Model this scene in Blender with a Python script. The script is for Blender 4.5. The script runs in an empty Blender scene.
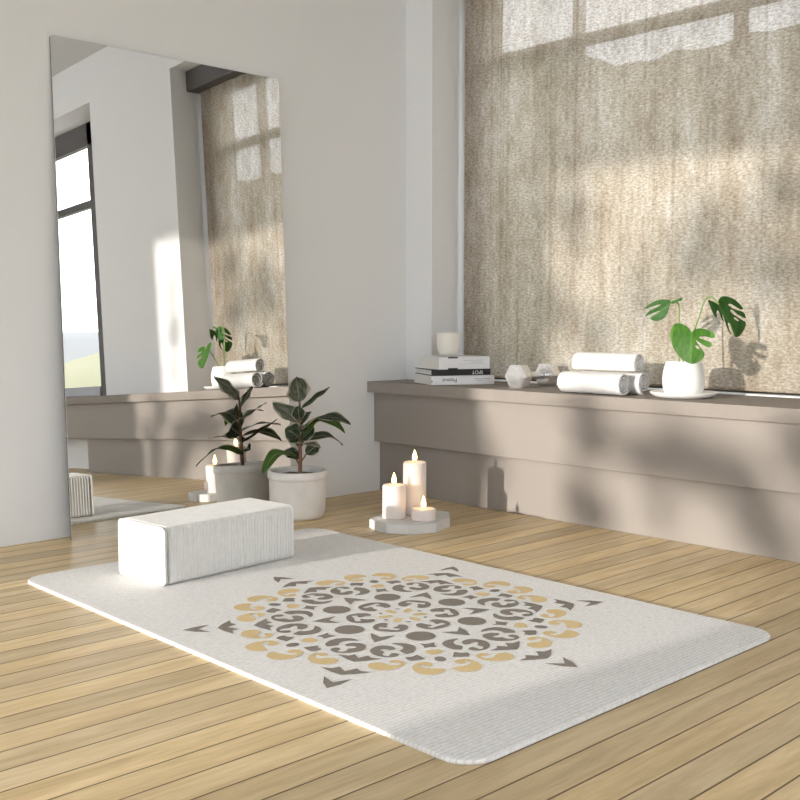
import bpy, bmesh, math, random
from mathutils import Vector, Matrix, noise as mnoise
from math import sin, cos, pi, radians as R

S = 0.75            # metres per design unit (the camera stands one unit above the floor)
sc = bpy.context.scene
C = sc.collection

# ------------------------------------------------------------------ camera, world, sun, exposure
cam_d = bpy.data.cameras.new('camera')
cam = bpy.data.objects.new('camera', cam_d); C.objects.link(cam)
cam.location = (0, 0, 1.0 * S)
cam.rotation_euler = (R(90 - 4.386), 0, R(46.569))
cam_d.sensor_width = 36; cam_d.sensor_fit = 'HORIZONTAL'
cam_d.lens = 1043.0 / 800 * 36
cam_d.clip_start = .02; cam_d.clip_end = 500
sc.camera = cam

SUN_DIR = Vector((.09, 1, -.155)).normalized()
w = bpy.data.worlds.new('sky'); sc.world = w; w.use_nodes = True
nt = w.node_tree; bg = nt.nodes['Background']
bg.inputs['Color'].default_value = (.88, .93, 1.0, 1)
bg.inputs['Strength'].default_value = 5.0

sun_d = bpy.data.lights.new('sun', 'SUN'); sun = bpy.data.objects.new('sun', sun_d); C.objects.link(sun)
sun.rotation_euler = SUN_DIR.to_track_quat('-Z', 'Y').to_euler()
sun_d.energy = 4.7; sun_d.color = (1.0, .945, .87); sun_d.angle = R(1.2)

sc.view_settings.view_transform = 'Standard'
sc.view_settings.look = 'None'
sc.view_settings.gamma = 1
sc.view_settings.use_curve_mapping = False
sc.view_settings.exposure = 0.0

# ------------------------------------------------------------------ materials
def new_mat(name):
    m = bpy.data.materials.new(name); m.use_nodes = True
    n = m.node_tree; return m, n, n.nodes['Principled BSDF'], n.links

def pmat(name, col, rough=.6, metal=0, noise=None, bump=0, bscale=60, spec=None, sss=0):
    m, n, b, L = new_mat(name)
    b.inputs['Base Color'].default_value = (*col, 1)
    b.inputs['Roughness'].default_value = rough
    b.inputs['Metallic'].default_value = metal
    if spec is not None: b.inputs['Specular IOR Level'].default_value = spec
    if sss:
        b.inputs['Subsurface Weight'].default_value = sss
        b.inputs['Subsurface Radius'].default_value = (.03, .015, .008)
    tc = n.nodes.new('ShaderNodeTexCoord')
    if noise:
        col2, sc_ = noise
        t = n.nodes.new('ShaderNodeTexNoise'); t.inputs['Scale'].default_value = sc_; t.inputs['Detail'].default_value = 6
        L.new(tc.outputs['Object'], t.inputs['Vector'])
        mx = n.nodes.new('ShaderNodeMix'); mx.data_type = 'RGBA'
        mx.inputs['A'].default_value = (*col, 1); mx.inputs['B'].default_value = (*col2, 1)
        r = n.nodes.new('ShaderNodeMapRange'); r.inputs['From Min'].default_value = .35; r.inputs['From Max'].default_value = .68
        L.new(t.outputs['Fac'], r.inputs['Value']); L.new(r.outputs['Result'], mx.inputs['Factor'])
        L.new(mx.outputs['Result'], b.inputs['Base Color'])
    if bump:
        t2 = n.nodes.new('ShaderNodeTexNoise'); t2.inputs['Scale'].default_value = bscale; t2.inputs['Detail'].default_value = 4
        L.new(tc.outputs['Object'], t2.inputs['Vector'])
        bp = n.nodes.new('ShaderNodeBump'); bp.inputs['Strength'].default_value = bump; bp.inputs['Distance'].default_value = .004
        L.new(t2.outputs['Fac'], bp.inputs['Height']); L.new(bp.outputs['Normal'], b.inputs['Normal'])
    return m

def math_node(n, L, op, a, b=None, c=None):
    k = n.nodes.new('ShaderNodeMath'); k.operation = op
    for i, v in enumerate((a, b, c)):
        if v is None: continue
        if isinstance(v, (int, float)): k.inputs[i].default_value = v
        else: L.new(v, k.inputs[i])
    return k.outputs[0]

def ramp(n, L, fac, stops):
    k = n.nodes.new('ShaderNodeValToRGB'); e = k.color_ramp.elements
    while len(e) < len(stops): e.new(.5)
    for el, (p, c) in zip(e, stops): el.position = p; el.color = (*c, 1)
    L.new(fac, k.inputs['Fac']); return k.outputs['Color']

def mixc(n, L, fac, a, b, mode='MIX'):
    k = n.nodes.new('ShaderNodeMix'); k.data_type = 'RGBA'; k.blend_type = mode
    for nm, v in (('Factor', fac), ('A', a), ('B', b)):
        if isinstance(v, (int, float)): k.inputs[nm].default_value = v
        elif isinstance(v, tuple): k.inputs[nm].default_value = (*v, 1)
        else: L.new(v, k.inputs[nm])
    return k.outputs['Result']

def floor_mat():
    m, n, b, L = new_mat('oak_planks')
    tc = n.nodes.new('ShaderNodeTexCoord'); sep = n.nodes.new('ShaderNodeSeparateXYZ'); L.new(tc.outputs['Object'], sep.inputs[0])
    W = .1025 * S
    u = math_node(n, L, 'DIVIDE', math_node(n, L, 'ADD', sep.outputs['X'], 1.3195 * S), W)
    idx = math_node(n, L, 'FLOOR', u); fr = math_node(n, L, 'FRACT', u)
    wn = n.nodes.new('ShaderNodeTexWhiteNoise'); wn.noise_dimensions = '1D'; L.new(idx, wn.inputs['W'])
    # grain stretched along the board, shifted per board
    cmb = n.nodes.new('ShaderNodeCombineXYZ')
    L.new(math_node(n, L, 'MULTIPLY', sep.outputs['X'], 14), cmb.inputs[0])
    L.new(math_node(n, L, 'ADD', math_node(n, L, 'MULTIPLY', sep.outputs['Y'], 1.3), math_node(n, L, 'MULTIPLY', wn.outputs['Value'], 37)), cmb.inputs[1])
    L.new(math_node(n, L, 'MULTIPLY', idx, 3.7), cmb.inputs[2])
    g = n.nodes.new('ShaderNodeTexNoise'); g.inputs['Scale'].default_value = 1.6; g.inputs['Detail'].default_value = 7; g.inputs['Roughness'].default_value = .62
    g.inputs['Distortion'].default_value = .6
    L.new(cmb.outputs[0], g.inputs['Vector'])
    grain = ramp(n, L, g.outputs['Fac'], [(.28, (.52, .38, .205)), (.46, (.655, .50, .285)), (.6, (.735, .58, .35)), (.78, (.78, .64, .42))])
    tone = ramp(n, L, wn.outputs['Value'], [(0, (.86, .85, .85)), (.35, (.96, .96, .97)), (.65, (1.04, 1.02, .98)), (1, (1.10, 1.08, 1.02))])
    col = mixc(n, L, 1.0, grain, tone, 'MULTIPLY')
    # fine pores
    g2 = n.nodes.new('ShaderNodeTexNoise'); g2.inputs['Scale'].default_value = 9; g2.inputs['Detail'].default_value = 4
    L.new(cmb.outputs[0], g2.inputs['Vector'])
    pores = ramp(n, L, g2.outputs['Fac'], [(.35, (.86, .84, .80)), (.6, (1, 1, 1))])
    col = mixc(n, L, .7, col, pores, 'MULTIPLY')
    edge = math_node(n, L, 'MINIMUM', fr, math_node(n, L, 'SUBTRACT', 1.0, fr))
    gap = n.nodes.new('ShaderNodeMapRange'); gap.inputs['From Min'].default_value = .012; gap.inputs['From Max'].default_value = .035
    L.new(edge, gap.inputs['Value'])
    col = mixc(n, L, gap.outputs['Result'], (.13, .075, .03), col)
    L.new(col, b.inputs['Base Color'])
    b.inputs['Roughness'].default_value = .42
    b.inputs['Specular IOR Level'].default_value = .35
    bp = n.nodes.new('ShaderNodeBump'); bp.inputs['Strength'].default_value = .35; bp.inputs['Distance'].default_value = .003
    hsum = math_node(n, L, 'ADD', gap.outputs['Result'], math_node(n, L, 'MULTIPLY', g2.outputs['Fac'], .25))
    L.new(hsum, bp.inputs['Height']); L.new(bp.outputs['Normal'], b.inputs['Normal'])
    return m

def blind_mat():
    m, n, b, L = new_mat('woven_blind_fabric')
    tc = n.nodes.new('ShaderNodeTexCoord')
    def ns(scale, vec, detail=5, rough=.6):
        mp = n.nodes.new('ShaderNodeMapping'); mp.inputs['Scale'].default_value = vec; L.new(tc.outputs['Object'], mp.inputs['Vector'])
        t = n.nodes.new('ShaderNodeTexNoise'); t.inputs['Scale'].default_value = scale; t.inputs['Detail'].default_value = detail; t.inputs['Roughness'].default_value = rough
        L.new(mp.outputs[0], t.inputs['Vector']); return t.outputs['Fac']
    big = ns(1.0, (7, 1, 2.2)); streak = ns(1.0, (17, 1, 9), 8, .8); weave = ns(1.0, (60, 1, 150), 2, .8); drip = ns(1.0, (48, 1, 9), 4)
    f = math_node(n, L, 'ADD', math_node(n, L, 'MULTIPLY', big, .45), math_node(n, L, 'MULTIPLY', streak, .55))
    base = ramp(n, L, f, [(.38, (.36, .295, .222)), (.46, (.45, .385, .305)), (.54, (.53, .47, .39)), (.62, (.63, .585, .52))])
    spk = ramp(n, L, weave, [(.38, (.50, .44, .36)), (.47, (.88, .86, .83)), (.53, (1.08, 1.07, 1.06)), (.62, (1.5, 1.5, 1.5))])
    col = mixc(n, L, .55, base, spk, 'MULTIPLY')
    seam = ns(1.0, (30, 1, .3), 3)
    sm_ = ramp(n, L, seam, [(.34, (.80, .77, .72)), (.42, (1, 1, 1)), (.62, (1.06, 1.06, 1.06))])
    col = mixc(n, L, .8, col, sm_, 'MULTIPLY')
    dr = ramp(n, L, drip, [(.36, (.82, .79, .74)), (.48, (1, 1, 1)), (.66, (1.08, 1.08, 1.08))])
    col = mixc(n, L, .45, col, dr, 'MULTIPLY')
    L.new(col, b.inputs['Base Color']); b.inputs['Roughness'].default_value = .85; b.inputs['Specular IOR Level'].default_value = .1
    bp = n.nodes.new('ShaderNodeBump'); bp.inputs['Strength'].default_value = .15; bp.inputs['Distance'].default_value = .002
    L.new(weave, bp.inputs['Height']); L.new(bp.outputs['Normal'], b.inputs['Normal'])
    # open weave: part of the daylight behind shows through, more where threads are pale
    tr = n.nodes.new('ShaderNodeBsdfTransparent'); mx = n.nodes.new('ShaderNodeMixShader')
    o = n.nodes.new('ShaderNodeMapRange'); o.inputs['From Min'].default_value = .35; o.inputs['From Max'].default_value = .65
    o.inputs['To Min'].default_value = .03; o.inputs['To Max'].default_value = .09
    L.new(weave, o.inputs['Value']); L.new(o.outputs['Result'], mx.inputs[0])
    tl = n.nodes.new('ShaderNodeBsdfTranslucent'); L.new(col, tl.inputs['Color'])
    m2 = n.nodes.new('ShaderNodeMixShader'); m2.inputs[0].default_value = .44
    L.new(b.outputs[0], m2.inputs[1]); L.new(tl.outputs[0], m2.inputs[2])
    L.new(m2.outputs[0], mx.inputs[1]); L.new(tr.outputs[0], mx.inputs[2])
    L.new(mx.outputs[0], n.nodes['Material Output'].inputs['Surface'])
    return m

def glass_mat():
    m = bpy.data.materials.new('window_glass'); m.use_nodes = True
    n = m.node_tree; L = n.links; n.nodes.remove(n.nodes['Principled BSDF'])
    fr = n.nodes.new('ShaderNodeFresnel'); fr.inputs['IOR'].default_value = 1.3
    t = n.nodes.new('ShaderNodeBsdfTransparent'); g = n.nodes.new('ShaderNodeBsdfGlossy'); g.inputs['Roughness'].default_value = .0
    ge = n.nodes.new('ShaderNodeNewGeometry')
    mx = n.nodes.new('ShaderNodeMixShader'); L.new(math_node(n, L, 'MULTIPLY', fr.outputs[0], math_node(n, L, 'SUBTRACT', 1.0, ge.outputs['Backfacing'])), mx.inputs[0]); L.new(t.outputs[0], mx.inputs[1]); L.new(g.outputs[0], mx.inputs[2])
    L.new(mx.outputs[0], n.nodes['Material Output'].inputs['Surface']); return m

def mat_fabric():
    m, n, b, L = new_mat('woven_mat_top')
    tc = n.nodes.new('ShaderNodeTexCoord')
    def ns(vec, detail=3):
        mp = n.nodes.new('ShaderNodeMapping'); mp.inputs['Scale'].default_value = vec; L.new(tc.outputs['Object'], mp.inputs['Vector'])
        t = n.nodes.new('ShaderNodeTexNoise'); t.inputs['Scale'].default_value = 1; t.inputs['Detail'].default_value = detail
        L.new(mp.outputs[0], t.inputs['Vector']); return t.outputs['Fac']
    a = ns((330, 90, 1)); c = ns((110, 34, 1)); 
    col = ramp(n, L, a, [(.33, (.73, .71, .685)), (.5, (.82, .805, .785)), (.66, (.865, .855, .835))])
    c2 = ramp(n, L, c, [(.3, (.90, .89, .88)), (.55, (1, 1, 1))])
    col = mixc(n, L, .8, col, c2, 'MULTIPLY')
    sep = n.nodes.new('ShaderNodeSeparateXYZ'); L.new(tc.outputs['Object'], sep.inputs[0])
    rib = math_node(n, L, 'SINE', math_node(n, L, 'MULTIPLY', sep.outputs['X'], 2 * pi / .011))
    rr = n.nodes.new('ShaderNodeMapRange'); rr.inputs['From Min'].default_value = -1; rr.inputs['From Max'].default_value = -.3
    rr.inputs['To Min'].default_value = .86; rr.inputs['To Max'].default_value = 1
    L.new(rib, rr.inputs['Value'])
    col = mixc(n, L, 1.0, col, rr.outputs['Result'], 'MULTIPLY')
    L.new(col, b.inputs['Base Color']); b.inputs['Roughness'].default_value = .8; b.inputs['Specular IOR Level'].default_value = .2
    bp = n.nodes.new('ShaderNodeBump'); bp.inputs['Strength'].default_value = .25; bp.inputs['Distance'].default_value = .001
    L.new(rib, bp.inputs['Height']); L.new(bp.outputs['Normal'], b.inputs['Normal'])
    return m

def leaf_mat(name, dark, mid, cream, edge, trans=.25):
    """UV: u across the leaf (0..1, .5 = midrib), v along it."""
    m, n, b, L = new_mat(name)
    uv = n.nodes.new('ShaderNodeUVMap'); uv.uv_map = 'UVMap'; sep = n.nodes.new('ShaderNodeSeparateXYZ'); L.new(uv.outputs[0], sep.inputs[0])
    d = math_node(n, L, 'ABSOLUTE', math_node(n, L, 'SUBTRACT', sep.outputs['X'], .5))
    t = n.nodes.new('ShaderNodeTexNoise'); t.inputs['Scale'].default_value = 5; t.inputs['Detail'].default_value = 5
    mp = n.nodes.new('ShaderNodeMapping'); mp.inputs['Scale'].default_value = (2.2, .8, 1); L.new(uv.outputs[0], mp.inputs['Vector']); L.new(mp.outputs[0], t.inputs['Vector'])
    col = ramp(n, L, t.outputs['Fac'], [(.40, dark), (.60, mid)])
    dd = math_node(n, L, 'ADD', d, math_node(n, L, 'MULTIPLY', math_node(n, L, 'SUBTRACT', t.outputs['Fac'], .5), .25))
    e = n.nodes.new('ShaderNodeMapRange'); e.inputs['From Min'].default_value = .5 - edge; e.inputs['From Max'].default_value = .5 - edge + .05
    L.new(dd, e.inputs['Value']); col = mixc(n, L, e.outputs['Result'], col, cream)
    r = n.nodes.new('ShaderNodeMapRange'); r.inputs['From Min'].default_value = .018; r.inputs['From Max'].default_value = .035
    L.new(d, r.inputs['Value']); col = mixc(n, L, r.outputs['Result'], tuple(.5 * a + .5 * c for a, c in zip(mid, cream)), col)
    L.new(col, b.inputs['Base Color']); b.inputs['Roughness'].default_value = .5; b.inputs['Specular IOR Level'].default_value = .25
    tl = n.nodes.new('ShaderNodeBsdfTranslucent'); L.new(col, tl.inputs['Color'])
    mx = n.nodes.new('ShaderNodeMixShader'); mx.inputs[0].default_value = trans
    L.new(b.outputs[0], mx.inputs[1]); L.new(tl.outputs[0], mx.inputs[2]); L.new(mx.outputs[0], n.nodes['Material Output'].inputs['Surface'])
    return m

def emit_mat(name, col, strength):
    m, n, b, L = new_mat(name)
    b.inputs['Base Color'].default_value = (*col, 1)
    b.inputs['Emission Color'].default_value = (*col, 1); b.inputs['Emission Strength'].default_value = strength
    return m

M = dict(
    floor=floor_mat(), blind=blind_mat(), glass=glass_mat(), mattop=mat_fabric(),
    wall=pmat('white_wall_paint', (.79, .785, .775), .85, bump=.04, bscale=180, spec=.2),
    ceiling=pmat('ceiling_paint', (.62, .62, .61), .9, spec=.2),
    taupe=pmat('taupe_lacquer', (.300, .266, .236), .55, bump=.02, bscale=120, spec=.25),
    taupe_top=pmat('taupe_stone_top', (.297, .262, .232), .85, noise=((.28, .248, .22), 30), spec=.05),
    frame=pmat('dark_window_frame', (.085, .075, .072), .5),
    frame_sunlit=pmat('sunlit_grey_rail', (.45, .45, .47), .5),  # sunlight on the bottom rail, put into a paler grey than the frame
    mirror=pmat('mirror_silver', (.81, .81, .80), .0, metal=1),
    mirror_back=pmat('mirror_backing', (.16, .155, .14), .5),
    motif_dark=pmat('grey_print', (.235, .205, .175), .85, noise=((.265, .235, .205), 120), spec=.1),
    motif_gold=pmat('gold_print', (.66, .50, .26), .85, noise=((.70, .54, .30), 120), spec=.1),
    block=pmat('ribbed_white_block', (.74, .727, .705), .7, noise=((.69, .675, .65), 45), spec=.25),
    planter=pmat('whitewashed_clay', (.78, .75, .71), .8, noise=((.68, .645, .60), 14), bump=.15, bscale=40, spec=.2),
    soil=pmat('potting_soil', (.06, .042, .03), .95, noise=((.12, .09, .06), 60), bump=.8, bscale=90),
    bark=pmat('brown_stem', (.26, .14, .075), .7, noise=((.17, .085, .045), 60)),
    green_stem=pmat('green_stem', (.22, .32, .10), .5),
    ceramic=pmat('matt_white_ceramic', (.86, .845, .82), .45, spec=.3),
    ceramic_beige=pmat('matt_cream_ceramic', (.80, .765, .69), .5, spec=.3),
    wax=pmat('candle_wax', (.82, .735, .685), .45, spec=.3, sss=.35),
    wick=pmat('burnt_wick', (.03, .025, .02), .9),
    flame=emit_mat('candle_flame', (1.0, .62, .22), 14),
    tray=pmat('pale_stone', (.72, .71, .69), .5, noise=((.64, .63, .62), 12)),
    towel=pmat('white_terry', (.72, .71, .695), .95, bump=.9, bscale=260, spec=.1),
    chrome=pmat('polished_chrome', (.95, .95, .97), .10, metal=.8),
    chrome_rough=pmat('brushed_handle', (.70, .70, .72), .3, metal=1),
    paper=pmat('book_pages', (.74, .715, .66), .9),
    cover_white=pmat('white_cover', (.82, .82, .83), .4),
    cover_black=pmat('black_cover', (.012, .012, .013), .4),
    ink_black=pmat('black_ink', (.02, .02, .022), .6),
    ink_white=pmat('white_ink', (.85, .85, .85), .6),
    ink_grey=pmat('grey_ink', (.50, .50, .50), .6),
    ficus=leaf_mat('variegated_leaf', (.040, .062, .034), (.125, .160, .098), (.62, .59, .48), .10),
    ficus_pale=leaf_mat('pale_variegated_leaf', (.13, .165, .11), (.33, .35, .27), (.68, .62, .53), .13),
    ficus_green=leaf_mat('fresh_leaf', (.09, .20, .04), (.16, .28, .07), (.55, .55, .34), .06),
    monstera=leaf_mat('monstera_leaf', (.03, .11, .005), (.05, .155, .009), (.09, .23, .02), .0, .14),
    monstera_dark=leaf_mat('monstera_side_leaf', (.035, .12, .02), (.055, .165, .032), (.08, .21, .04), .0, .3),  # slightly bluer green for the left and right leaves
    tree_leaf=pmat('tree_leaf', (.10, .17, .05), .6, noise=((.06, .11, .03), 20)),
    hedge=pmat('hedge_leaf', (.07, .08, .05), .9, noise=((.04, .05, .03), 6)),
    meadow=pmat('meadow', (.165, .160, .085), .95, noise=((.215, .20, .12), .25)),
    far_hill=pmat('hazy_hill', (.165, .165, .16), .95, noise=((.195, .195, .185), .08)),
)

# ------------------------------------------------------------------ mesh helpers (all coordinates in design units)
def obj(name, bm, mat, parent=None, loc=None, smooth=None, kind=None, uv=False):
    me = bpy.data.meshes.new(name)
    bmesh.ops.scale(bm, vec=(S, S, S), verts=bm.verts)
    if smooth is not None:
        for f in bm.faces: f.smooth = True
    bm.normal_update(); bm.to_mesh(me); bm.free()
    if smooth is not None: me.set_sharp_from_angle(angle=R(smooth))
    for m_ in (mat if isinstance(mat, (list, tuple)) else [mat]): me.materials.append(m_)
    o = bpy.data.objects.new(name, me); C.objects.link(o)
    if parent: o.parent = parent
    if loc: o.location = Vector(loc) * S
    if kind: o['kind'] = kind
    return o

def tag(o, label, cat, group=None):
    o['label'] = label; o['category'] = cat
    if group: o['group'] = group
    return o

def thing(name, label, cat, loc=(0, 0, 0), rz=0, group=None):
    o = bpy.data.objects.new(name, None); C.objects.link(o)
    o.empty_display_size = .1
    o.location = Vector(loc) * S; o.rotation_euler = (0, 0, rz)
    return tag(o, label, cat, group)

def box(bm, x0, x1, y0, y1, z0, z1, bev=0, seg=2):
    r = bmesh.ops.create_cube(bm, size=1)
    vs = r['verts']
    for v in vs:
        v.co = Vector((x0 + (v.co.x + .5) * (x1 - x0), y0 + (v.co.y + .5) * (y1 - y0), z0 + (v.co.z + .5) * (z1 - z0)))
    if bev:
        es = list({e for v in vs for e in v.link_edges})
        bmesh.ops.bevel(bm, geom=es, offset=bev, segments=seg, affect='EDGES', profile=.5)
    return bm

def boxes(lst, bev=0):
    bm = bmesh.new()
    for b in lst: box(bm, *b, bev=bev)
    return bm

def lathe(bm, prof, seg=48, cx=0, cy=0, cap_end=True, cap_start=True):
    rings = []
    for r, z in prof:
        rings.append([bm.verts.new((cx + r * cos(2 * pi * i / seg), cy + r * sin(2 * pi * i / seg), z)) for i in range(seg)])
    for a, b in zip(rings, rings[1:]):
        for i in range(seg):
            j = (i + 1) % seg
            bm.faces.new((a[i], a[j], b[j], b[i]))
    if cap_start: bm.faces.new(list(reversed(rings[0])))
    if cap_end: bm.faces.new(rings[-1])
    return bm

def tube(bm, pts, rads, seg=8):
    pts = [Vector(p) for p in pts]
    if isinstance(rads, (int, float)): rads = [rads] * len(pts)
    rings = []
    up = Vector((.31, .17, .93)).normalized()
    for i, p in enumerate(pts):
        t = (pts[min(i + 1, len(pts) - 1)] - pts[max(i - 1, 0)]).normalized()
        a = t.cross(up); a = a.normalized() if a.length > 1e-4 else Vector((1, 0, 0)); b = t.cross(a).normalized()
        rings.append([bm.verts.new(p + (a * cos(2 * pi * k / seg) + b * sin(2 * pi * k / seg)) * rads[i]) for k in range(seg)])
    for r0, r1 in zip(rings, rings[1:]):
        for k in range(seg):
            j = (k + 1) % seg
            bm.faces.new((r0[k], r0[j], r1[j], r1[k]))
    bm.faces.new(list(reversed(rings[0]))); bm.faces.new(rings[-1])
    bmesh.ops.recalc_face_normals(bm, faces=bm.faces)
    return bm

def catmull(pts, n=6):
    P = [Vector(p) for p in pts]; out = []
    for i in range(len(P) - 1):
        p0 = P[max(i - 1, 0)]; p1 = P[i]; p2 = P[i + 1]; p3 = P[min(i + 2, len(P) - 1)]
        for k in range(n):
            t = k / n
            out.append(.5 * ((2 * p1) + (p2 - p0) * t + (2 * p0 - 5 * p1 + 4 * p2 - p3) * t * t + (3 * p1 - p0 - 3 * p2 + p3) * t ** 3))
    out.append(P[-1]); return out

# ------------------------------------------------------------------ the setting
XL, XR = -4.515, 3.2          # left and right walls
YB, YR = 4.324, -2.2          # back wall face (pillar plane) and rear wall face
ZC = 3.54
NX0, NX1 = -4.299, -1.925     # window niche with the blind
ST = .645                     # bench top
def structure(name, bm, mat): return obj(name, bm, mat, kind='structure')

structure('floor', boxes([(XL - .3, XR + .2, YR - .2, 4.9, -.08, 0)]), M['floor'])
structure('ceiling', boxes([(XL - .3, XR + .2, YR - .2, 4.95, ZC, ZC + .1)]), M['ceiling'])
structure('wall_left', boxes([(XL - .15, XL, YR, 4.9, 0, ZC)]), M['wall'])
WX0, WX1, WZ0, WZ1 = -.62, 2.4, .645, 3.16    # bright window in the back wall
structure('wall_back', boxes([
    (XL, NX0, YB, 4.9, 0, ZC), (NX0, NX1, YB, 4.9, 3.12, ZC), (NX0, NX1, YB, 4.9, 0, .60),
    (NX1, WX0, YB, 4.9, 0, ZC), (WX0, WX1, YB, 4.9, WZ1, ZC), (WX0, WX1, YB, 4.9, 0, .60),
    (WX1, XR, YB, 4.9, 0, ZC)]), M['wall'])
RX0, RX1, RZ0, RZ1 = -4.28, -2.12, .12, 2.88   # sunny rear window
QX0, QX1 = .9, 2.9                              # rear opening added out of view for fill
structure('trim_1', boxes([(NX0 + .001, NX1 - .001, 4.575, 4.655, .602, .650)]), M['wall'])
structure('wall_rear', boxes([
    (XL, RX0, YR - .12, YR, 0, ZC), (RX0, RX1, YR - .12, YR, 0, RZ0), (RX0, RX1, YR - .12, YR, RZ1, ZC),
    (RX1, QX0, YR - .12, YR, 0, ZC), (QX0, QX1, YR - .12, YR, 0, .3), (QX0, QX1, YR - .12, YR, 3.0, ZC),
    (QX1, XR, YR - .12, YR, 0, ZC)]), M['wall'])
structure('wall_right', boxes([
    (XR, XR + .12, YR - .12, -1.2, 0, ZC), (XR, XR + .12, -1.2, 1.8, 0, .3), (XR, XR + .12, -1.2, 1.8, 3.0, ZC),
    (XR, XR + .12, 1.8, 4.9, 0, ZC)]), M['wall'])

# windows: frame structure with its own panes
def window(name, frame_boxes, pane_boxes, fm='frame', light=None):
    f = obj(name, boxes(frame_boxes, bev=.004), M[fm], kind='structure')
    for pb in pane_boxes: obj('window_pane', boxes([pb]), M['glass'], f)
    if light: obj('bottom_rail', boxes([light], bev=.004), M['frame_sunlit'], f)
    return f
# behind the blind
fy0, fy1 = 4.66, 4.72
window('window_1', [(NX0, -4.11, fy0, fy1, .645, 3.12), (-2.17, NX1, fy0, fy1, .645, 3.12), (-4.11, -2.17, fy0, fy1, .645, .74), (-4.11, -2.17, fy0, fy1, 2.93, 3.12),
    (-3.565, -3.515, fy0, fy1, .74, 2.93), (-2.61, -2.56, fy0, fy1, .74, 2.93), (-4.11, -2.17, fy0, fy1, 2.48, 2.535)],
    [(-4.11, -2.17, fy0 + .025, fy0 + .035, .74, 2.93)])
window('window_2', [(WX0, .04, 4.62, 4.68, ST, WZ1), (WX0, WX1, 4.62, 4.68, 2.955, WZ1), (.04, 2.3, 4.62, 4.68, 2.39, 2.455), (1.30, 1.38, 4.62, 4.68, .735, 2.955), (2.3, WX1, 4.62, 4.68, ST, WZ1)],
    [(.04, 1.30, 4.645, 4.655, .735, 2.955), (1.38, 2.3, 4.645, 4.655, .735, 2.955)], light=(.04, 2.3, 4.61, 4.69, ST, .735))
window('window_3', [(RX0, RX0 + .03, YR - .1, YR - .04, RZ0, RZ1), (RX1 - .03, RX1, YR - .1, YR - .04, RZ0, RZ1), (RX0, RX1, YR - .1, YR - .04, RZ0, RZ0 + .04), (RX0, RX1, YR - .1, YR - .04, RZ1 - .03, RZ1)],
    [(RX0 + .03, RX1 - .03, YR - .075, YR - .065, RZ0 + .04, RZ1 - .03)])
window('fill_window_4', [(QX0, QX0 + .05, YR - .1, YR - .04, .3, 3.0), (QX1 - .05, QX1, YR - .1, YR - .04, .3, 3.0), (QX0, QX1, YR - .1, YR - .04, .3, .35), (QX0, QX1, YR - .1, YR - .04, 2.95, 3.0)],  # unseen rear window, added so more sky brightens the room
    [(QX0 + .05, QX1 - .05, YR - .075, YR - .065, .35, 2.95)])
window('fill_window_5', [(XR + .04, XR + .1, -1.2, -1.15, .3, 3.0), (XR + .04, XR + .1, 1.75, 1.8, .3, 3.0), (XR + .04, XR + .1, -1.2, 1.8, .3, .35), (XR + .04, XR + .1, -1.2, 1.8, 2.95, 3.0)],  # unseen side window, added as a fill source from the right
    [(XR + .065, XR + .075, -1.15, 1.75, .35, 2.95)])

# landscape outside the bright window
def hill(name, mat, d0, d1, base, fn, az0, az1, seed, nu=60, nv=14):
    bm = bmesh.new(); g = []
    for j in range(nv + 1):
        row = []
        d = d0 + (d1 - d0) * j / nv
        for i in range(nu + 1):
            a = az0 + (az1 - az0) * i / nu
            z = base + (fn(a) - base) * (1 - (1 - j / nv) ** 2) + .45 * mnoise.noise(Vector((a * 9, j * .6, seed))) * (j / nv)
            row.append(bm.verts.new((d * cos(a), d * sin(a), z)))
        g.append(row)
    for j in range(nv):
        for i in range(nu): bm.faces.new((g[j][i], g[j][i + 1], g[j + 1][i + 1], g[j + 1][i]))
    return obj(name, bm, mat, smooth=60, kind='structure')
hill('meadow_ground', M['meadow'], 12, 70, -4, lambda a: 3.05 + 1.6 * math.tanh(11 * (a - .52)), R(-20), R(85), 3)
hill('hills', M['far_hill'], 74, 130, -4, lambda a: 8.2 - 6 * (a - .50), R(-20), R(85), 8)

# built-in bench under the windows
bench = thing('window_bench', 'long taupe built-in bench with overhanging dark top under the blind', 'bench', (0, 4.3, 0))
def bb(*b, bev=.004): return boxes([(b[0], b[1], b[2] - 4.3, b[3] - 4.3, b[4], b[5])], bev=bev)
bm = boxes([(XL + .001, XR, 4.011 - 4.3, YB - .001 - 4.3, .585, ST), (NX0 + .001, NX1 - .001, YB - 4.3 - .002, 4.574 - 4.3, .605, ST), (WX0 + .001, WX1 - .001, YB - 4.3 - .002, 4.618 - 4.3, .605, ST)])
obj('bench_top', bm, M['taupe_top'], bench)
obj('upper_panel', bb(XL + .001, XR, 4.064, 4.322, .293, .585), M['taupe'], bench)
obj('lower_panel', bb(XL + .001, -.645, 4.108, 4.322, .0, .293), M['taupe'], bench)

# blind in the niche
bl = thing('roller_blind', 'mottled beige woven blind hanging over the niche window', 'blind', (0, 4.56, 0))
bm = bmesh.new(); nx, nz = 160, 6
x0, x1 = NX0 + .035, NX1 - .035
rows = []
for k in range(nz + 1):
    z = .675 + (2.97 - .675) * k / nz
    rows.append([bm.verts.new((x0 + (x1 - x0) * i / nx, .0035 * sin(i * .55 + 1.3 * sin(i * .21)) + .002 * sin(i * .17), z)) for i in range(nx + 1)])
for a, b in zip(rows, rows[1:]):
    for i in range(nx): bm.faces.new((a[i], a[i + 1], b[i + 1], b[i]))
obj('fabric', bm, M['blind'], bl, smooth=80)
obj('cassette', boxes([(NX0 + .003, NX1 - .003, -.10, .04, 2.96, 3.118)], bev=.006), M['frame'], bl)
bm = bmesh.new(); tube(bm, [(x0, 0, .672), (x1, 0, .672)], .006, 10)
obj('bottom_bar', bm, M['blind'], bl, smooth=40)

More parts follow.
